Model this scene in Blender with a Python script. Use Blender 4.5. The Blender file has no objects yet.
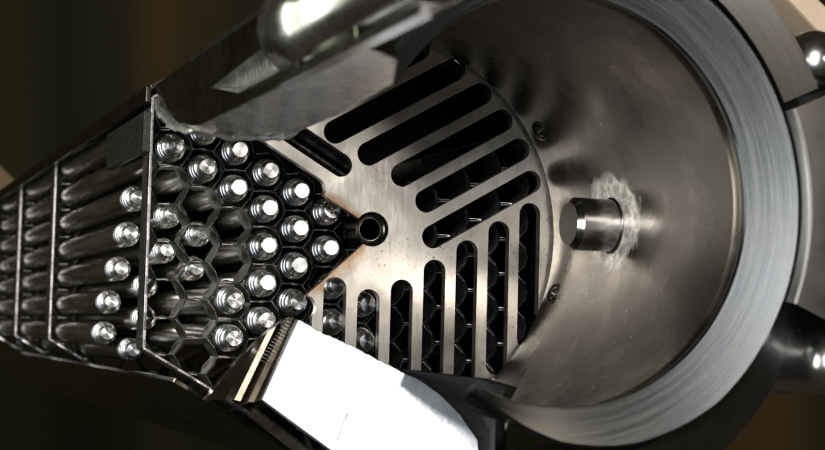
import bpy, bmesh, math, random
from mathutils import Vector, Matrix
random.seed(7)
S = bpy.context.scene
COL = S.collection
PI = math.pi
# ------------------------------------------------------------------ frame of reference
# Assembly frame (millimetres): z runs along the assembly axis towards the viewer,
# x to the right, y up.  World: X = x, Y = -z, Z = y (metres) - the assembly lies horizontally.
def W(x, y, z): return Vector((x, -z, y)) * .001
AX = (PI/2, 0, 0)
# ------------------------------------------------------------------ camera
RX, RY, RZ = -0.0614, 0.3522, -0.0363
th = math.sqrt(RX*RX+RY*RY+RZ*RZ)
Rm = Matrix.Rotation(th, 3, Vector((RX, RY, RZ))/th)          # assembly -> camera
t = Vector((-13.2039, -1.3539, -521.4072))
Cc = -(Rm.transposed() @ t)
MW = Matrix(((1,0,0),(0,0,-1),(0,1,0)))                        # assembly -> world
cam = bpy.data.objects.new('camera', bpy.data.cameras.new('camera'))
COL.objects.link(cam); S.camera = cam
cam.matrix_world = Matrix.Translation(W(*Cc)) @ (MW @ Rm.transposed()).to_4x4()
cd = cam.data
cd.sensor_width = 36; cd.lens = 1600.31*36/825
cd.clip_start = .01; cd.clip_end = 50
cd.dof.use_dof = True; cd.dof.focus_distance = .528; cd.dof.aperture_fstop = 27
# ------------------------------------------------------------------ world and lamps
w = bpy.data.worlds.new('World'); S.world = w; w.use_nodes = True
bgn = w.node_tree.nodes['Background']
bgn.inputs[0].default_value = (.20, .17, .12, 1); bgn.inputs[1].default_value = .12
def lamp(name, pos, target, size, power, color=(1, .97, .93), size_y=None):
    l = bpy.data.lights.new(name, 'AREA'); l.energy = power; l.color = color
    l.shape = 'RECTANGLE' if size_y else 'DISK'; l.size = size*.001
    if size_y: l.size_y = size_y*.001
    o = bpy.data.objects.new(name, l); COL.objects.link(o)
    p = W(*pos); o.location = p
    o.rotation_euler = (W(*target)-p).to_track_quat('-Z', 'Y').to_euler()
    return o
lamp('flash_lamp', (-180, 121, 560), (-10, -20, 0), 50, 2.6)
lamp('left_fill', (-620, 40, 330), (-60, 0, -60), 140, 2.2, (1, .98, .9), 420)  # added strip fill for highlights along the rods
lamp('axis_fill', (150, 60, 650), (-10, -20, 0), 70, .26, (1, .95, .88))  # added fill, brightens the plate centre and the rod caps
lamp('right_warm_fill', (330, 190, 640), (0, 0, 60), 120, .15, (1, .82, .62))  # weak warm fill added for the ball and flange highlights
lamp('cool_fill', (-330, -40, 760), (40, 0, 120), 420, 1.1, (.82, .9, 1))  # soft cool fill added to brighten the balls and lug
lamp('back_left_fill', (-760, -20, -420), (-70, 0, -150), 160, 1.3, (.95, 1, .85), 600)  # added fill for the leg face and rods to reflect
S.view_settings.view_transform = 'Standard'; S.view_settings.look = 'None'
S.view_settings.exposure = 0; S.view_settings.gamma = 1
S.render.engine = 'CYCLES'
S.cycles.max_bounces = 8; S.cycles.glossy_bounces = 6

# ------------------------------------------------------------------ helpers
def mesh_obj(name, bm, mat, parent=None, smooth=None, bevel=0):
    me = bpy.data.meshes.new(name)
    bmesh.ops.recalc_face_normals(bm, faces=bm.faces[:])
    for v in bm.verts: v.co *= .001
    if bevel:
        es = [e for e in bm.edges if len(e.link_faces) == 2 and e.calc_face_angle(0) > .5]
        bmesh.ops.bevel(bm, geom=es, offset=bevel*.001, segments=2, affect='EDGES', profile=.6)
    bm.to_mesh(me); bm.free()
    me.materials.append(mat)
    o = bpy.data.objects.new(name, me); COL.objects.link(o)
    if smooth is not None: shade(me, smooth)
    if parent: o.parent = parent
    return o
def shade(me, deg):
    for p in me.polygons: p.use_smooth = True
    me.set_sharp_from_angle(angle=math.radians(deg))
def tag(o, label=None, cat=None, group=None, kind=None):
    if label: o['label'] = label
    if cat: o['category'] = cat
    if group: o['group'] = group
    if kind: o['kind'] = kind
    return o
def thing(name, label, cat, pos=(0, 0, 0), group=None):
    o = bpy.data.objects.new(name, None); COL.objects.link(o)
    o.empty_display_size = .01
    o.location = W(*pos); o.rotation_euler = AX
    return tag(o, label, cat, group)
def lathe(prof, seg=32, bm=None, a0=0, a1=360, center=(0, 0)):
    """prof: list of (r, z) ; full or partial revolution about z"""
    bm = bm or bmesh.new(); full = abs(a1-a0) >= 360
    n = seg if full else seg+1
    rows = []
    for r, z in prof:
        if r < 1e-6 and full: rows.append([bm.verts.new((center[0], center[1], z))]*n); continue
        rows.append([bm.verts.new((center[0]+r*math.cos(math.radians(a0+(a1-a0)*i/seg)),
                                   center[1]+r*math.sin(math.radians(a0+(a1-a0)*i/seg)), z)) for i in range(n)])
    for A, B in zip(rows, rows[1:]):
        for i in range(seg):
            j = (i+1) % n
            vs = []
            for v in (A[i], A[j], B[j], B[i]):
                if v not in vs: vs.append(v)
            if len(vs) > 2: bm.faces.new(vs)
    return bm
def prism(poly, z0, z1, bm=None):
    """poly (x,y); z0,z1 numbers or functions of (x,y)"""
    bm = bm or bmesh.new()
    f0 = z0 if callable(z0) else (lambda x, y: z0)
    f1 = z1 if callable(z1) else (lambda x, y: z1)
    a = [bm.verts.new((x, y, f0(x, y))) for x, y in poly]
    b = [bm.verts.new((x, y, f1(x, y))) for x, y in poly]
    bm.faces.new(a[::-1]); bm.faces.new(b)
    n = len(poly)
    for i in range(n): bm.faces.new((a[i], a[(i+1) % n], b[(i+1) % n], b[i]))
    return bm
def box(x0, x1, y0, y1, z0, z1, bm=None):
    return prism([(x0, y0), (x1, y0), (x1, y1), (x0, y1)], z0, z1, bm)
def hull(pts, bm=None):
    bm = bm or bmesh.new()
    vs = [bm.verts.new(p) for p in pts]
    r = bmesh.ops.convex_hull(bm, input=vs)
    bmesh.ops.delete(bm, geom=[v for v in r['geom_interior'] if isinstance(v, bmesh.types.BMVert)], context='VERTS')
    return bm
def pol(r, a): return (r*math.cos(math.radians(a)), r*math.sin(math.radians(a)))

# ------------------------------------------------------------------ materials
class N:
    def __init__(s, name):
        m = bpy.data.materials.new(name); m.use_nodes = True
        s.m = m; s.t = m.node_tree; s.b = s.t.nodes['Principled BSDF']
    def n(s, ty, **kw):
        x = s.t.nodes.new(ty)
        for k, v in kw.items(): setattr(x, k, v)
        return x
    def l(s, a, b): s.t.links.new(a, b)
    def val(s, sock, v):
        if hasattr(v, 'is_linked'): s.l(v, sock)
        else: sock.default_value = v
    def math(s, op, a, b=0, c=0):
        x = s.n('ShaderNodeMath', operation=op)
        s.val(x.inputs[0], a); s.val(x.inputs[1], b); s.val(x.inputs[2], c)
        return x.outputs[0]
    def obj(s): return s.n('ShaderNodeTexCoord').outputs['Object']
    def noise(s, scale, detail=4, rough=.6, vec=None, stretch=None, dist=0):
        v = vec or s.obj()
        if stretch:
            mp = s.n('ShaderNodeMapping'); mp.inputs['Scale'].default_value = stretch
            s.l(v, mp.inputs[0]); v = mp.outputs[0]
        x = s.n('ShaderNodeTexNoise'); s.l(v, x.inputs['Vector'])
        x.inputs['Scale'].default_value = scale; x.inputs['Detail'].default_value = detail
        x.inputs['Roughness'].default_value = rough; x.inputs['Distortion'].default_value = dist
        return x.outputs['Fac']
    def rng(s, v, a, b, c, d):
        x = s.n('ShaderNodeMapRange'); s.l(v, x.inputs[0])
        for i, q in enumerate((a, b, c, d)): x.inputs[i+1].default_value = q
        return x.outputs[0]
    def mix(s, f, a, b, mode='MIX'):
        x = s.n('ShaderNodeMix', data_type='RGBA', blend_type=mode)
        s.val(x.inputs[0], f)
        for i, q in ((6, a), (7, b)):
            if isinstance(q, tuple): x.inputs[i].default_value = (*q, 1) if len(q) == 3 else q
            else: s.l(q, x.inputs[i])
        return x.outputs[2]
    def sep(s):
        x = s.n('ShaderNodeSeparateXYZ'); s.l(s.obj(), x.inputs[0]); return x.outputs
    def bump(s, h, strength=.2, dist=.0002):
        x = s.n('ShaderNodeBump'); x.inputs['Strength'].default_value = strength
        x.inputs['Distance'].default_value = dist; s.l(h, x.inputs['Height'])
        s.l(x.outputs[0], s.b.inputs['Normal']); return x
    def done(s, col, rough, metal=1, aniso=None):
        s.val(s.b.inputs['Base Color'], (*col, 1) if isinstance(col, tuple) and len(col) == 3 else col)
        s.val(s.b.inputs['Roughness'], rough); s.b.inputs['Metallic'].default_value = metal
        if aniso:
            s.b.inputs['Anisotropic'].default_value = aniso
            s.b.inputs['Anisotropic Rotation'].default_value = .25
            tg = s.n('ShaderNodeTangent', direction_type='RADIAL', axis='Z')
            s.l(tg.outputs[0], s.b.inputs['Tangent'])
        return s.m

def steel(name, c0, c1, r0, r1, scale=60, stretch=None, bstr=.1, aniso=None, spots=0):
    k = N(name)
    va = k.n('ShaderNodeVectorMath', operation='ADD'); k.l(k.obj(), va.inputs[0])
    oi = k.n('ShaderNodeObjectInfo'); k.l(oi.outputs['Random'], va.inputs[1])      # every copy wears differently
    n1 = k.noise(scale, 5, .65, stretch=stretch, vec=va.outputs[0]); n2 = k.noise(scale*9, 3, .6, stretch=stretch, vec=va.outputs[0])
    f = k.rng(n1, .3, .7, 0, 1)
    c = k.mix(f, c0, c1)
    if spots:
        sp = k.noise(900, 2, .5); sm = k.rng(sp, .70, .76, 0, spots)
        c = k.mix(sm, c, (.02, .017, .014))
    rr = k.rng(k.math('ADD', k.math('MULTIPLY', n1, .5), k.math('MULTIPLY', n2, .5)), .3, .7, r0, r1)
    k.bump(n2, bstr, .0001)
    return k.done(c, rr, aniso=aniso)
M = {}
M['clad'] = steel('dark_polished_cladding', (.36, .345, .27), (.46, .44, .36), .2, .34, 40, (1, 1, .06), .05)
M['plug'] = steel('turned_bright_steel', (.58, .58, .59), (.92, .92, .93), .18, .36, 300, (1, 1, 1), .04, aniso=.88)
M['cell'] = steel('stamped_grid_steel', (.22, .21, .20), (.36, .345, .33), .3, .5, 150, None, .25)
M['strip'] = steel('grid_rim_steel', (.40, .38, .40), (.52, .50, .52), .2, .35, 120, None, .1)
M['casing'] = steel('dark_casing_steel', (.07, .068, .05), (.12, .115, .09), .16, .3, 30, None, .06)
M['tube'] = steel('dark_tube_steel', (.10, .09, .08), (.16, .15, .14), .16, .3, 90, None, .05)
M['pin'] = steel('polished_pin_steel', (.38, .37, .36), (.52, .51, .50), .14, .26, 200, (.2, .2, 2), .06)
M['leg'] = steel('dark_gloss_leg_steel', (.19, .20, .12), (.26, .26, .18), .14, .26, 26, None, .05)
M['matte'] = steel('matte_ground_steel', (.48, .46, .44), (.70, .68, .65), .18, .36, 30, (1, 1, .6), .12)
M['lug'] = steel('grey_lug_steel', (.20, .20, .20), (.28, .28, .28), .28, .42, 40, None, .1)
M['white'] = steel('bright_machined_steel', (.40, .42, .46), (.66, .66, .66), .34, .62, 70, None, .4)
M['lip'] = steel('torn_bright_steel', (.80, .79, .78), (.92, .91, .90), .3, .5, 160, None, .5)
M['leg_reflection'] = steel('leg_reflection_steel', (.62, .62, .60), (.82, .82, .80), .3, .45, 160, None, .1)  # bright colour stands in for the reflection on the leg
M['brown'] = steel('dark_brown_steel', (.16, .13, .10), (.26, .22, .17), .16, .32, 60, (1, 1, .3), .08)
M['rough'] = steel('rough_cast_pad', (.02, .02, .018), (.07, .07, .06), .35, .7, 420, None, 1.0)
kf = N('dark_reflection_flank'); kf.b.inputs['Specular IOR Level'].default_value = .02; M['flank'] = kf.done((.012, .012, .011), kf.rng(kf.noise(60, 4, .6), .3, .7, .5, .7), metal=0)  # near-black colour stands in for dark reflection and shade on the flank
M['pin_face'] = steel('pin_face_dark_reflection', (.025, .02, .016), (.06, .05, .04), .3, .45, 120, None, .1)  # dark reflection of the pin's end face put into its colour
M['ball'] = steel('polished_ball_steel', (.66, .65, .64), (.78, .77, .76), .16, .32, 40, None, .05)

def plate_mat():
    k = N('slotted_plate_steel'); o = k.sep()
    base = k.mix(k.rng(k.noise(30, 5, .6), .3, .7, 0, 1), (.56, .53, .48), (.74, .71, .66))
    # fine speckles
    sp = k.rng(k.noise(900, 2, .5), .64, .70, 0, .85)
    sp = k.math('MULTIPLY', sp, k.rng(k.noise(55, 2, .5), .45, .6, 0, 1))
    c = k.mix(sp, base, (.05, .045, .04))
    # heat tint along the two flame-cut edges
    def band(nx, ny, d, wdt):
        q = k.math('ADD', k.math('MULTIPLY', o[0], nx), k.math('MULTIPLY', o[1], ny))
        q = k.math('ABSOLUTE', k.math('SUBTRACT', q, d*.001))
        q = k.math('ADD', q, k.math('MULTIPLY', k.math('SUBTRACT', k.noise(140, 3, .6), .5), .006))
        return k.rng(q, 0, wdt*.001, 1, 0)
    near = k.rng(k.math('SQRT', k.math('ADD', k.math('MULTIPLY', o[0], o[0]), k.math('MULTIPLY', o[1], o[1]))), .026, .036, 1, 0)
    left = k.rng(o[0], -.003, .0, 1, 0)
    h = k.math('MAXIMUM', band(.679, -.734, 1.8, 5.2), band(-.5, -.866, -.6, 3.2))
    h = k.math('MULTIPLY', k.math('MULTIPLY', h, near), k.math('MULTIPLY', left, k.rng(k.noise(160, 4, .7), .32, .62, .25, 1)))
    c = k.mix(k.rng(h, .05, .6, 0, .75), c, (.46, .27, .13))
    # coarse rubbed marks
    ring = k.math('SQRT', k.math('ADD', k.math('POWER', k.math('ADD', o[0], -.004), 2), k.math('POWER', k.math('ADD', o[1], -.024), 2)))
    rm = k.rng(k.math('ABSOLUTE', k.math('SUBTRACT', ring, .0055)), 0, .0005, .25, 0)
    c = k.mix(rm, c, (.25, .23, .2))
    n2 = k.noise(700, 3, .6, stretch=(1, .12, 1))
    k.bump(k.math('ADD', n2, k.math('MULTIPLY', k.noise(120, 3, .6), 1.2)), .3, .0002)
    return k.done(c, k.rng(k.noise(90, 4, .6), .3, .7, .28, .44))
M['plate'] = plate_mat()

def wall_mat():
    k = N('sleeve_inner_steel'); o = k.sep()
    base = k.mix(k.rng(k.noise(22, 6, .5, stretch=(1, 1, .4), dist=.4), .3, .7, 0, 1), (.19, .165, .14), (.26, .232, .20))
    st = k.rng(k.noise(34, 4, .55, stretch=(1, 1, .22)), .35, .65, 0, 1)
    base = k.mix(k.math('MULTIPLY', st, .25), base, (.08, .07, .06))
    # ground weld patch round the pin (wear with its own ragged shape)
    dy = k.math('SUBTRACT', o[1], .0015); dz = k.math('SUBTRACT', o[2], .0555)
    dd = k.math('SQRT', k.math('ADD', k.math('MULTIPLY', dy, dy), k.math('MULTIPLY', k.math('MULTIPLY', dz, dz), .45)))
    dd = k.math('ADD', dd, k.math('MULTIPLY', k.math('SUBTRACT', k.noise(130, 5, .72), .5), .014))
    pm = k.rng(dd, .0135, .0155, 1, 0)
    c = k.mix(k.math('MULTIPLY', pm, k.rng(k.noise(260, 4, .75), 0.42, .62, .3, 1)), base, (.90, .86, .80))
    n2 = k.noise(420, 3, .65)
    r = k.rng(k.noise(70, 4, .6), .3, .7, .22, .36)
    r = k.math('ADD', r, k.math('MULTIPLY', pm, .25))
    cyl = k.math('ADD', k.math('MULTIPLY', n2, .25), k.math('MULTIPLY', pm, k.math('MULTIPLY', k.noise(330, 3, .8), 1.2)))
    k.bump(cyl, .09, .0002)
    return k.done(c, r, aniso=.6)
M['wall'] = wall_mat()
def ring_mat():
    k = N('brushed_ring_steel'); o = k.sep()
    r = k.math('SQRT', k.math('ADD', k.math('MULTIPLY', o[0], o[0]), k.math('MULTIPLY', o[1], o[1])))
    cv = k.n('ShaderNodeCombineXYZ'); k.l(k.math('MULTIPLY', r, 1800), cv.inputs[0])
    k.l(k.math('MULTIPLY', o[0], 30), cv.inputs[1]); k.l(k.math('MULTIPLY', o[1], 30), cv.inputs[2])
    br = k.noise(1, 4, .6, vec=cv.outputs[0])
    c = k.mix(k.rng(br, .35, .65, 0, 1), (.11, .13, .145), (.19, .205, .22))
    c = k.mix(k.rng(k.noise(40, 4, .6), .35, .7, 0, .4), c, (.17, .155, .14))
    k.bump(br, .08, .0001)
    return k.done(c, k.rng(br, .3, .7, .20, .30), aniso=.45)
M['ring'] = ring_mat()

# ------------------------------------------------------------------ spacer grids
P = 12.2
def lat(c, r): return (-c*P*.8660254, -r*P)
def cell_mesh():
    bm = bmesh.new(); n = 36
    prof = []
    for z, ind, wave in ((0, 0, 1), (-1.2, .1, 0), (-3.2, .75, 0), (-6, 1.05, 0), (-8.8, .75, 0), (-11, 0, 0), (-12, 0, -1)):
        prof.append((z, ind, wave))
    rows = []
    def R(a, ind):
        h = 6.08/ math.cos((a % (PI/3)) - PI/6)                 # hexagon, flats at 30+60k
        r = min(h, 6.42 + .0*h)
        r = .45*h + .55*min(r, 6.35)
        k = max(0, math.cos(3*(a-PI/6)))                        # three dimpled flats
        return r - ind*k**2 - (.16*(1-math.cos(12*a)) if ind == 0 else 0)
    for side in (0, 1):
        for z, ind, wave in prof:
            rows.append((side, [bm.verts.new(((R(2*PI*i/n, ind)-(.15*side))*math.cos(2*PI*i/n),
                         (R(2*PI*i/n, ind)-(.15*side))*math.sin(2*PI*i/n),
                         z + wave*(.9*math.cos(6*(2*PI*i/n)-PI)-.3))) for i in range(n)]))
    m = len(prof)
    outer = [r for s, r in rows[:m]]; inner = [r for s, r in rows[m:]]
    loop = outer + inner[::-1] + [outer[0]]
    for A, B in zip(loop, loop[1:]):
        for i in range(n): bm.faces.new((A[i], A[(i+1) % n], B[(i+1) % n], B[i]))
    return bm
cell0 = None
def spacer_grid(z, label, keep):
    global cell0
    g = thing('spacer_grid', label, 'spacer grid', (0, 0, z), 'hexagonal spacer grids along the bundle')
    for c in range(-6, 7):
        m = 12-abs(c)
        for i in range(m+1):
            r = i-m/2
            if c == 0 and r == 0: continue
            if not keep(c, r): continue
            x, y = lat(c, r)
            if c <= -2: x = 10.57+(-c-1)*11.5            # looser pitch on the far half
            if c == -6: continue
            if (c in (0, 1) and r >= 1.5): x += 1.5
            if c == -1: x += .5
            if cell0 is None:
                cell0 = mesh_obj('cell', cell_mesh(), M['cell'], g, 40); o = cell0
            else:
                o = cell0.copy(); COL.objects.link(o); o.parent = g
            o.location = Vector((x, y, random.uniform(-.25, .1)))*.001
            o.rotation_euler = (0, 0, random.choice((0, 2, 4))*PI/3 if c >= 0 else 0)
            if c <= -2: o.scale = (1.085, 1, 1)
    R0 = 70.0/math.cos(PI/6)
    for kk in range(6):
        a, b = pol(R0, 30+60*kk), pol(R0, 90+60*kk)
        if kk == 3: b = (a[0]+(b[0]-a[0])*.74, a[1]+(b[1]-a[1])*.74)   # cut short at the block
        nx, ny = pol(1, 60+60*kk)
        bm = bmesh.new(); n = 28; fr = []
        for i in range(n+1):
            f = i/n; x = a[0]+(b[0]-a[0])*f; y = a[1]+(b[1]-a[1])*f
            wv = .16*math.cos(f*7*2*PI) if 0 < i < n else 0
            fr.append([bm.verts.new((x+nx*o, y+ny*o, zz)) for o, zz in ((.45, .2+wv), (.45, -11.5), (-.45, -11.5), (-.45, .2+wv))])
        for A, B in zip(fr, fr[1:]):
            for j in range(4): bm.faces.new((A[j], A[(j+1) % 4], B[(j+1) % 4], B[j]))
        bm.faces.new(fr[0]); bm.faces.new(fr[-1][::-1])
        mesh_obj('rim_strip', bm, M['strip'], g, None, bevel=.12)
    return g
def clear_block(c, r):                       # cells removed where the lower block stands
    x, y = lat(c, r); n = -.866*x+.5*y
    if n < 7 and x < -12 and y < -28: return False
    u = -.5*x+.866*y                          # no cells show through the upper slots
    return not (u > 4 and (c, r) not in SHOWN and (x > -1 or y > 15) and c <= 3)
SHOWN = {(3, -1.5), (2, -1), (3, -.5), (1, -.5), (2, 0)}
spacer_grid(-16.5, 'nearest spacer grid, honeycomb of steel cells with one long bright rim strip', clear_block)
spacer_grid(-243, 'second spacer grid, thin rim strip crossing the dark rods left of the short bright caps',
            lambda c, r: c >= 4 or (c > 0 and r+abs(c)/2 >= 5))
spacer_grid(-378, 'third spacer grid, faint rim strip crossing the rods near the left edge',
            lambda c, r: c >= 5)
spacer_grid(-500, 'farthest spacer grid, out of focus at the very left end of the rods',
            lambda c, r: c >= 5)

# ------------------------------------------------------------------ fuel rods
ROD = None
def fuel_rod(c, r, z, label, group):
    global ROD
    x, y = lat(c, r)
    if c in (0, 1) and r >= 1.5: x += 2.6             # the loose rods under the slots lean right
    if ROD is None:
        t_ = thing('fuel_rod', label, 'fuel rod', (x, y, z), group)
        p = mesh_obj('end_plug', lathe([(0, 0), (.35, 0), (2.4, -.02), (2.65, -.3), (3.1, -2.2), (3.2, -3.0), (3.75, -3.3), (3.95, -4.6), (3.5, -4.8), (3.5, -5.3),
              (4.2, -5.5), (4.35, -6.6), (3.95, -6.8), (3.95, -7.2), (4.5, -7.4), (4.52, -11.4)], 36), M['plug'], t_, 28)
        q = mesh_obj('cladding_tube', lathe([(4.25, -11.3), (4.25, -11.8), (4.5, -12), (4.55, -12.4), (4.55, -300), (4.55, -640), (0, -640)], 28), M['clad'], t_, 35)
        ROD = (t_, p, q)
        t_.rotation_euler = AX
        return t_
    t_ = ROD[0].copy(); COL.objects.link(t_); t_.location = W(x, y, z)
    t_['label'] = label; t_['group'] = group
    rot = random.uniform(0, 2*PI)
    for ch in ROD[1:]:
        d = ch.copy(); COL.objects.link(d); d.parent = t_; d.rotation_euler = (random.uniform(-.03, .03) if ch is ROD[1] else 0, 0, rot)
    return t_
ZT = -9.7
LG = 'long fuel rods reaching the front spacer grid'
SG = 'fuel rods that end short, behind the front spacer grid'
K = 'counting from the bright grid strip'
for c, r, lb in [
  (6, -2, 'long rod with the brightest cap, touching the top of the bright grid strip'),
  (5, -2.5, 'long rod whose cap barely peeks out under the wavy leg edge'),
  (5, -1.5, 'long rod with bright cap, second in the diagonal row from the strip top'),
  (4, -2, 'long rod with shaded dull cap directly under the wavy leg edge'),
  (4, -1, 'long rod with bright cap, third in the diagonal row from the strip top'),
  (4, 2, 'long rod with bright cap just above the lowest cap, left of the dark bracket'),
  (4, 3, 'long rod with the lowest bright cap in the honeycomb, beside the brown bracket wall'),
  (3, -1.5, 'long rod with shaded cap beside the slanting upper edge of the slotted plate'),
  (3, -.5, 'long rod with bright cap, fourth in the diagonal row from the strip top'),
  (3, .5, 'long rod with bright cap in the middle of the cluster, left of the plate notch'),
  (3, 1.5, 'long rod with bright cap, fourth of the five caps stacked below the shaded one'),
  (3, 2.5, 'long rod with bright cap right behind the ribbed band of the bracket'),
  (2, -1, 'long rod with shaded cap next to the notch in the plate edge'),
  (2, 0, 'long rod with bright cap, second from the central tube in the diagonal row'),
  (2, 1, 'long rod with bright cap directly below the cap left of the central tube row'),
  (2, 2, 'long rod with bright cap at the tip of the tinted lower plate edge'),
  (1, -.5, 'long rod with dark cap tucked under the rust tinted upper plate edge'),
  (1, .5, 'long rod with bright cap nearest below left of the central tube'),
  (1, 1.5, 'long rod seen at the top of the leftmost vertical plate slot'),
  (1, 2.5, 'long rod seen lower down in the leftmost vertical plate slot'),
  (0, 2, 'long rod seen at the top of the second vertical plate slot'),
  (0, 3, 'long rod seen lower down in the second vertical plate slot, above the white bracket'),
  (6, -3, 'long rod running under the casing edge behind the rough pad, cap hidden by the leg')]:
    fuel_rod(c, r, ZT, lb, LG)
for c, r, dz, lb in [
  (6, -1, -62.3, 'short rod, topmost bright cap left of the bright grid strip, touching it'),
  (6, 0, -74.4, 'short rod, second bright cap from the top left of the grid strip'),
  (6, 1, -90.7, 'short rod, third bright cap from the top left of the grid strip'),
  (6, 2, -109.3, 'short rod, fourth bright cap from the top left of the grid strip'),
  (6, 3, -117, 'short rod, fifth cap from the top left of the strip, above the lowest one'),
  (5, 3.5, -118.3, 'short rod with the lowest cap left of the strip, by its bottom corner'),
  (5, -.5, -53, 'short rod seen inside the grid cell right of the strip, upper of the recessed caps'),
  (5, .5, -59.8, 'short rod seen inside the grid cell right of the strip, below the upper recessed cap'),
  (5, 1.5, -92, 'short rod half hidden behind the bright grid strip, upper of two'),
  (5, 2.5, -92, 'short rod half hidden behind the bright grid strip, lower of two'),
  (4, 0, -51.4, 'short rod recessed in the second cell column, upper of its two caps'),
  (4, 1, -58.7, 'short rod recessed in the second cell column, lower of its two caps')]:
    fuel_rod(c, r, ZT+dz, lb, SG)

# ------------------------------------------------------------------ central tube
ct = thing('central_tube', 'dark open tube standing in the centre hole of the slotted plate', 'tube', (0, 0, 0))
mesh_obj('tube_wall', lathe([(3.5, -300), (3.5, -3.0), (3.75, -1.6), (4.1, -.9), (4.7, -.5), (5.25, -1.1), (5.35, -2.2), (5.35, -300)], 48), M['tube'], ct, 30)
mesh_obj('inner_ring', lathe([(3.4, -3.6), (3.4, -2.3), (3.6, -1.7), (3.9, -1.75), (3.9, -3.6)], 40), M['pin'], ct, 30)

# ------------------------------------------------------------------ end nozzle
nz = thing('end_nozzle', 'large steel end nozzle with cut-open sleeve, machined end ring and slotted plate', 'nozzle')
def stadium(x, y0, y1, r, n=14):
    pts = [(x+r*math.cos(PI*i/n), y0+r*math.sin(PI*i/n)) for i in range(n+1)]
    return pts + [(x+r*math.cos(PI+PI*i/n), y1+r*math.sin(PI+PI*i/n)) for i in range(n+1)]
def rot(p, a):
    c, s = math.cos(math.radians(a)), math.sin(math.radians(a)); return (p[0]*c-p[1]*s, p[0]*s+p[1]*c)
def slotted_plate():
    th_ = 3.2
    disc = lathe([(0, -th_), (65.6, -th_), (65.6, 0), (0, 0)], 180)
    cut = bmesh.new()
    xs = [-23.3, -12.0, -.5, 10.9, 22.2, 33.6, 45.0, 56.2]
    ins = [28, 19.9, 23.4, 19.9, 12.9, 6.0, -.9, -7.6]
    out = [50, 58, 59.5, 58.5, 56, 51.5, 43, 34]
    for s in range(3):
        for x, a, b in zip(xs, ins, out):
            if s >= 1 and x < -20: continue
            if s == 1 and x > 50: b = 25
            poly = [rot(p, 120*s) for p in stadium(x, -a+(2.2 if s == 1 else 0), -b, 3.85)]
            if s == 2 and x < -20: continue
            if s == 0 and x < -20: poly = [rot(p, 0) for p in stadium(x, -a+(2.2 if s == 1 else 0), -b, 3.85)]
            prism(poly, -8, 3, cut)
    lathe([(0, -8), (5.7, -8), (5.7, 3), (0, 3)], 48, cut)
    wedge = prism([(.3, .52), (.3-86.6, .52+50), (-110, 0), (-100, -100), (-23.4, -80), (-23.4, -24.0), (-4.94, -7.0), (0, -2.4)], -9, 4)
    a = mesh_obj('slotted_plate', disc, M['plate'])
    obs = []
    for bmx in (cut, wedge):
        b = mesh_obj('cutter', bmx, M['plate']); obs.append(b)
        m = a.modifiers.new('b', 'BOOLEAN'); m.operation = 'DIFFERENCE'; m.object = b; m.solver = 'EXACT'
        m.use_self = True
    bv = a.modifiers.new('v', 'BEVEL'); bv.width = .00028; bv.segments = 2; bv.limit_method = 'ANGLE'; bv.angle_limit = math.radians(40)
    dg = bpy.context.evaluated_depsgraph_get(); dg.update()
    me = bpy.data.meshes.new_from_object(a.evaluated_get(dg)); me.name = 'slotted_plate'
    a.modifiers.clear(); a.data = me
    for b in obs: bpy.data.objects.remove(b)
    for p in me.polygons: p.use_smooth = False
    a.parent = nz
    return a
slotted_plate()

# sleeve: conical wall narrowing towards the viewer, sector cut away on the left
ZR, R0s, R1s, TH = 138.0, 64.4, 51.1, 4.6
def sleeve():
    bm = bmesh.new(); nu, nv = 120, 14
    def pt(u, v, off):
        z = 2.2+(ZR-2.2)*v
        a0 = -50-66*v**1.15*.78; a1 = 150
        a = math.radians(a0+(a1-a0)*u); r = R0s+(R1s-R0s)*z/ZR+off
        return (r*math.cos(a), r*math.sin(a), z)
    G = [[[bm.verts.new(pt(i/nu, j/nv, off)) for j in range(nv+1)] for i in range(nu+1)] for off in (0, TH)]
    for s in (0, 1):
        for i in range(nu):
            for j in range(nv): bm.faces.new((G[s][i][j], G[s][i+1][j], G[s][i+1][j+1], G[s][i][j+1]))
    for i in range(nu):
        for j in (0, nv): bm.faces.new((G[0][i][j], G[0][i+1][j], G[1][i+1][j], G[1][i][j]))
    for j in range(nv):
        for i in (0, nu): bm.faces.new((G[0][i][j], G[0][i][j+1], G[1][i][j+1], G[1][i][j]))
    return bm
mesh_obj('sleeve', sleeve(), M['wall'], nz, 30)
# end ring, wide bevel outwards, thinning out towards the two cut ends
def interp(a, tab):
    for (a0, v0), (a1, v1) in zip(tab, tab[1:]):
        if a <= a1: return v0+(v1-v0)*max(0, (a-a0)/(a1-a0))
    return tab[-1][1]
def ring_body(n=170):
    bm = bmesh.new(); rows = []
    for i in range(n+1):
        a = -116.5+268*i/n
        w_ = interp(a, ((-117, 1.5), (-110, 3), (-91, 8.3), (-72, 11.5), (-50, 13.4), (98, 13.4), (128, 6), (152, 5)))
        k_ = min(1, w_/16)
        rows.append([bm.verts.new((*pol(r, a), z)) for r, z in
             ((50.6, 137.6), (49.9, 138.6), (49.7, 139.8), (50.0, 140.7), (50.1+w_*.5, 141.2+w_*.10), (50.1+w_-.8, 141.2+w_*.22),
              (50.1+w_, 140.8+w_*.20), (50.3+w_*.98, 139.5-2*k_), (51+w_*.6, 138-10*k_), (55.2, 137))])
    for A, B in zip(rows, rows[1:]):
        m = len(A)
        for j in range(m): bm.faces.new((A[j], A[(j+1) % m], B[(j+1) % m], B[j]))
    bm.faces.new(rows[0]); bm.faces.new(rows[-1][::-1])
    return bm
mesh_obj('end_ring', ring_body(), M['ring'], nz, 35)
mesh_obj('ring_groove', lathe([(50.55, 133.6), (51.3, 134.6), (51.6, 136.2), (51.0, 138.6), (54.8, 138.6), (55.1, 133.5), (50.55, 133.6)], 120, a0=-102, a1=150), M['wall'], nz, 30)
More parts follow.
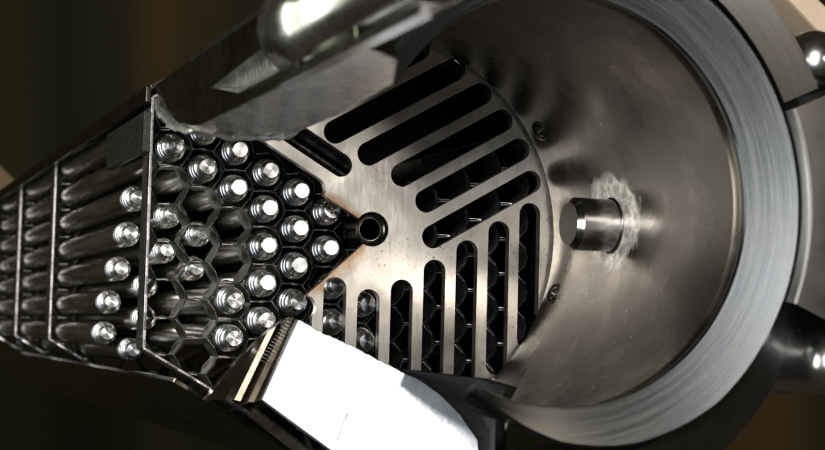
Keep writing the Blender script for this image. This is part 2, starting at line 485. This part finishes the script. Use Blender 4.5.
mesh_obj('outer_collar', lathe([(63.4, 139.2), (66, 138), (82, 124), (88, 106), (62, 106), (63.2, 136), (63.4, 139.2)], 90, a0=-88, a1=100), M['lug'], nz, 30)
for o_ in [o_ for o_ in nz.children if o_.name.split('.')[0] in ('end_ring', 'ring_groove', 'outer_collar')]: o_.location.z = .0042; o_.scale = (1.008, 1.008, 1)
# bright flange segments and lug on the outer rim
mesh_obj('flange_segment', lathe([(64.8, 144.4), (66.2, 146.2), (77, 146.6), (78, 145), (78, 134), (64.8, 136), (64.8, 144.4)], 50, a0=24.5, a1=88), M['ring'], nz, 30)
mesh_obj('lug', lathe([(64.6, 147.6), (65.6, 149.8), (66.5, 150), (78, 148.4), (92, 149.6), (95, 147), (95, 124), (65, 134), (64.6, 147.6)], 30, a0=-21, a1=22.8), M['lug'], nz, 30, bevel=.5)
# pin
def cyl_x(x0, x1, y, z, r, ch, seg=40):
    bm = lathe([(0, 0), (.2, 0), (r-ch, 0), (r, ch), (r, x1-x0)], seg)
    for v in bm.verts:
        a, b, c = v.co; v.co = (x0+c, y+b, z+a)
    return bm
lp = mesh_obj('locating_pin', cyl_x(44.0, 61, .9, 55.2, 8.1, 1.7), M['pin'], nz, 30)
for ax, ay, az in ((33.0, 14.8, 0), (-17.8, 12.4, 0)):
    rr = R0s+(R1s-R0s)*ay/ZR
    sc = lathe([(0, -.6), (1.5, -.6), (1.7, .2), (2.3, .35), (2.5, -.5), (3.1, -.5), (3.1, .35), (3.5, .5), (3.5, -2)], 28)
    m4 = Matrix.Translation(Vector((*pol(rr-.2, ax), ay))) @ Vector((-math.cos(math.radians(ax)), -math.sin(math.radians(ax)), .1)).to_track_quat('Z', 'Y').to_matrix().to_4x4()
    bmesh.ops.transform(sc, matrix=m4, verts=sc.verts)
    mesh_obj('wall_screw', sc, M['tube'], nz, 30)
lp.data.materials.append(M['pin_face'])
for p in lp.data.polygons:
    if p.normal.x < -.95: p.material_index = 1
wc = lathe([(8.0, 0), (8.5, .2), (8.8, .8), (8.8, 2.2), (8.0, 2.2)], 44)
for v in wc.verts: a, b, c = v.co; v.co = (57.6+c, .9+b, 55.2+a)
mesh_obj('pin_collar', wc, M['tube'], nz, 30)
# ball-ended pins at the corners
for a, r, z in ((28.6, 84, 146), (-26.2, 87, 147)):
    prof = [(8.2*math.sin(PI/2*i/10), z-7+8.2*math.cos(PI/2*i/10)) for i in range(11)] + [(8.2, 120), (9, 119), (9, 60)]
    mesh_obj('ball_pin', lathe(prof, 32, center=pol(r, a)), M['ball'], nz, 40)
# upper left leg with dark polished face, matte lower face
def loft(secs, bm=None):
    bm = bm or bmesh.new()
    rows = [[bm.verts.new(p) for p in s] for s in secs]
    n = len(rows[0])
    for A, B in zip(rows, rows[1:]):
        for j in range(n): bm.faces.new((A[j], A[(j+1) % n], B[(j+1) % n], B[j]))
    bm.faces.new(rows[0][::-1]); bm.faces.new(rows[-1])
    return bm
leg = mesh_obj('leg', loft([
    [(-72.7, 34, 9), (-72.7, 41.8, 0), (-66, 46, 0), (-52, 46, 10), (-50, 35, 25), (-60, 33, 12)],
    [(-72.7, 24.5, 38), (-72.7, 42, 38), (-64, 47, 38), (-48, 46, 38), (-46, 26, 42), (-58, 23.5, 36)],
    [(-72.7, 21.6, 66), (-72.7, 42, 60), (-64, 47, 60), (-48, 46, 58), (-45.4, 21.2, 57), (-58, 21.2, 54)],
    [(-72.7, 21.4, 110), (-72.7, 42, 110), (-65, 47, 110), (-50, 46, 110), (-46.6, 21.2, 110), (-60, 21.2, 110)],
    [(-72.7, 21.4, 168), (-72.7, 42, 150), (-66, 46, 146), (-56, 44, 150), (-51.2, 21.2, 164), (-62, 21.2, 166)],
    [(-72.7, 21.6, 203), (-72.7, 36, 200), (-68, 36, 196), (-64, 34, 194), (-60.6, 21.4, 193), (-66, 21.4, 199)]]), M['leg'], nz, None, bevel=.7)
leg.data.materials.append(M['matte'])
for p in leg.data.polygons:
    if p.normal.y < -.75: p.material_index = 1
leg['label'] = 'dark polished upper left leg with matte lower face'
mesh_obj('edge_strip', loft([[(-73.6, 21.2, z), (-73.6, 23.0, z), (-72.2, 23.2, z), (-71.4, 20.6, z)] for z in (150, 180, 215, 240)]), M['pin'], nz, 50)
mesh_obj('top_edge_highlight', loft([[(-73.0, 41.0, z), (-73.3, 42.3, z), (-72.0, 43.3, z), (-71.6, 42.0, z)] for z in (52, 90, 130, 175)]), M['pin'], nz, 50)  # brighter strip stands in for the highlight along the leg's top edge
# torn bright lip along the flame-cut foot of the leg
lp_pts = [(-72.9, 37, 5), (-72.9, 33, 10), (-72.7, 29, 20), (-72.4, 25.4, 34), (-71.5, 22.6, 52), (-67, 21.0, 58), (-60, 21.0, 54), (-53, 21.0, 55), (-47, 20.8, 58), (-45.3, 20.8, 72)]
rl = random.Random(5); secs = []
for k_ in range(len(lp_pts)-1):
    for q in range(4):
        f = q/4; p = Vector(lp_pts[k_]).lerp(Vector(lp_pts[k_+1]), f)
        rr_ = (1.5+.9*math.sin(PI*min(1, (k_+f)/7)))+rl.uniform(-.3, .35); p += Vector((rl.uniform(-.3, .3), rl.uniform(-.5, .3), rl.uniform(-.6, .6)))
        secs.append([p+Vector((0, rr_*math.cos(a)*.6, rr_*math.sin(a)*1.8)) + Vector((rr_*.7*math.cos(a+.6), 0, 0)) for a in (0, 1.05, 2.1, 3.14, 4.2, 5.2)])
mesh_obj('torn_lip', loft(secs), M['lip'], nz, 60)
# shoulder pin at the end of that leg
prof = [(9.5*math.sin(PI/2*i/10), 232+9.5*math.cos(PI/2*i/10)) for i in range(11)] + [(9.5, 176), (11, 174), (11, 150), (8, 146)]
mesh_obj('shoulder_pin', lathe(prof, 40, center=(-68, 34)), M['ball'], nz, 40)
# ribbed reflection on the polished leg face, built as a bright plate with bars
mesh_obj('reflection_plate', hull([(x, y, z) for x in (-72.5, -73.2) for y, z in ((29.6, 83), (32.6, 146.8), (24.6, 151.8), (24.7, 110.5))]), M['leg_reflection'], nz, None)
for i in range(20):
    f = (i+.5)/20; ty, tz = 29.7+2.7*f, 84+62*f; by, bz = (28.9-4.1*min(1, f*2.2)), 86+(64.5)*f+2
    mesh_obj('rib', hull([(-73.1, ty, tz-1.1), (-73.1, ty, tz+1.1), (-73.1, by, bz-1.1), (-73.1, by, bz+1.1), (-74.4, ty-.4, tz+.5), (-74.4, by+.4, bz+.5)]), M['leg_reflection'], nz)  # raised bars draw the stripes of the reflection
mesh_obj('slot_rim', hull([(-73.3, 30-8*f+dy, 158+7*f+dz) for f in (0, 1) for dy, dz in ((1, 0), (-1, 0), (0, 1.6), (0, -1.6))]+[(-72.5, 30, 158), (-72.5, 22, 165)]), M['ball'], nz, 60)

# lower bracket: bright machined top face, dark side wall with ribbed band
br = thing('cut_bracket', 'bright white machined bracket with jagged cut edge below the slotted plate', 'bracket', (0, 0, 0))
def zf(x, y): return 13+.27*(x+28)-.16*(y+30)
edge = [(-27.8, -30.2)]
rnd = random.Random(3)
path = [(-27.3, -30.2), (-20.5, -34.1), (-12.4, -37.6), (-5, -41.4), (2.4, -45.3)]
for (x0, y0), (x1, y1) in zip(path, path[1:]):
    for i in range(8):
        f = i/8; edge.append((x0+(x1-x0)*f, y0+(y1-y0)*f+rnd.uniform(-.22, .22)))
bend = [(2.4, -45.3), (8.4, -47.9), (14.2, -52.1), (20.1, -58.1), (25.2, -65.9), (25.6, -76), (24, -84)]
top = edge+bend+[(1.5, -84), (-19, -69.7), (-38.9, -55)]
face = mesh_obj('machined_face', prism(top, lambda x, y: zf(x, y)-5, zf), M['white'], br, None, bevel=.25)
mesh_obj('scribe_line', hull([(x+dx, y, zf(x, y)+dz) for x, y in ((-13.6, -58.5), (-17, -66.8)) for dx in (-.12, .12) for dz in (-.2, .05)]), M['tube'], br)
far = [(-4, -44.4, 42), (-2.5, -44.8, 70), (1, -45.4, 90), (0, -46.8, 112), (-3, -52, 112), (-3, -62.5, 112), (-3, -72, 112)]
ra = [[(x, y, zf(x, y)-.1), (x*.9+q[0]*.1+1.5, y*.9+q[1]*.1, zf(x, y)*.8+q[2]*.2-1.5), ((x+q[0])/2+1.5, (y+q[1])/2, (zf(x, y)+q[2])/2-1), q, (q[0]+4, q[1], q[2]-2), (x+6, y, zf(x, y)-8)] for (x, y), q in zip(bend, far)]
mesh_obj('curved_flank', loft(ra), M['flank'], br, 50)
wall_pts = [((-27.3, -30.2), (-39.0, -55.4), 11.5), ((-27.9, -29.4), (-40.1, -56.0), 8), ((-29.4, -29.6), (-41.8, -56.0), 7), ((-30.6, -31.3), (-42.4, -56.0), 2),
            ((-32.2, -32.4), (-43.2, -56.0), 3.2), ((-34.7, -34.2), (-45.0, -55.6), 2.6), ((-37.5, -38.1), (-46.9, -55.9), -2), ((-41.2, -42.7), (-52.0, -56.1), -6)]
sw = [[(*a, z), (*b, z+1), (*b, z-4), (*a, z-4)] for a, b, z in wall_pts]
mesh_obj('side_wall', loft(sw), M['brown'], br, 12)
for i in range(14):
    f = i/14; x, y = -29.2-8.6*f, -30.6-13.4*f
    a = hull([(x+dx, y+dy, 6.4+z) for dx, dy in ((-.9, .15), (1.3, -.75), (-.75, -.15), (1.45, -1.05)) for z in (0, 1.5)] + [(x+.3, y-.45, 8.6)])
    mesh_obj('rib', a, M['white'], br)
mesh_obj('lower_lip', loft([[(-40, -58, 8), (-41, -60.5, 6), (-38, -60.5, 4), (-38, -58, 4)],
                            [(-18, -74, 10), (-19, -77, 8), (-16, -77, 4), (-16, -74, 4)],
                            [(0, -86, 12), (-1, -89, 10), (2, -89, 6), (2, -86, 6)]]), M['matte'], br, 40)

# ------------------------------------------------------------------ hexagonal casing round the bundle
cs = thing('bundle_casing', 'dark glossy hexagonal casing round the rods with its left side cut open', 'casing')
R0 = 72.0/math.cos(PI/6)
for kk, f0, f1, z1 in ((0, 0, 1, -22), (1, 0, 1, -8), (3, .2, 1, -26), (4, 0, 1, -22), (5, 0, 1, -22)):
    a, b = pol(R0, 30+60*kk), pol(R0, 90+60*kk); nx, ny = pol(1.8, 60+60*kk)
    A = (a[0]+(b[0]-a[0])*f0, a[1]+(b[1]-a[1])*f0); B = (a[0]+(b[0]-a[0])*f1, a[1]+(b[1]-a[1])*f1)
    mesh_obj('side_panel', prism([A, B, (B[0]+nx, B[1]+ny), (A[0]+nx, A[1]+ny)], -760, z1), M['casing'], cs, None, bevel=.3)
a = pol(R0, 150)
mesh_obj('corner_lip', prism([(a[0]-1.9, a[1]+1), (a[0]-.1, a[1]+1), (a[0]-.1, a[1]-4.2), (a[0]-1.9, a[1]-4.2)], -760, -8), M['casing'], cs, None, bevel=.3)
mesh_obj('rough_pad', box(-73, -70.6, 22.5, 35.5, -86, -15), M['rough'], cs, None, bevel=.3)

# ------------------------------------------------------------------ background
vd = -(Rm.transposed() @ Vector((0, 0, 1)))
vr = Rm.transposed() @ Vector((1, 0, 0)); vu = Rm.transposed() @ Vector((0, 1, 0))
def bgmat():
    k = N('dark_striped_drape'); o = k.sep()
    n = k.noise(3.2, 2, .5, stretch=(1, .08, 1))
    r = k.n('ShaderNodeValToRGB'); k.l(n, r.inputs[0])
    e = r.color_ramp.elements; e[0].position = .36; e[0].color = (.035, .04, .018, 1)
    e[1].position = .66; e[1].color = (.30, .17, .06, 1)
    m = r.color_ramp.elements.new(.5); m.color = (.10, .095, .04, 1)
    return k.done(r.outputs[0], .9, metal=0)
def bgobj(name, d, x0, x1, y0, y1, thick, mat):
    bm = box(x0, x1, y0, y1, -thick, 0)
    o = mesh_obj(name, bm, mat)
    o.matrix_world = Matrix.Translation(W(*(Cc+vd*d))) @ (MW @ Rm.transposed()).to_4x4()
    return o
tag(bgobj('backdrop', 2400, -1500, 1500, -900, 900, 20, bgmat()), kind='structure')
def plain(name, c, rough=.7):
    k = N(name); f = k.rng(k.noise(30, 4, .6), .3, .7, 0, 1)
    return k.done(k.mix(f, tuple(q*.75 for q in c), c), rough, metal=0)
o = mesh_obj('board', prism([(78, 69.5), (85.5, 63), (97.2, 53.3), (106, 47.6), (110, 53), (99, 61.5), (90, 68)], 98, 110), plain('peach_board', (.75, .58, .42)), None, None, bevel=1)
o.rotation_euler = AX
tag(o, 'pale peach strip behind the end ring in the top right corner', 'strip')

o = mesh_obj('bar', prism([(-70, 94), (-50.2, 80.5), (-28, 59.8), (-34.9, 52.1), (-56, 66), (-80, 80)], -712, -700), plain('tan_bar', (.30, .20, .10)), None, None, bevel=1)
o.rotation_euler = AX
tag(o, 'blurred tan bar behind the casing at the left edge of the picture', 'bar')
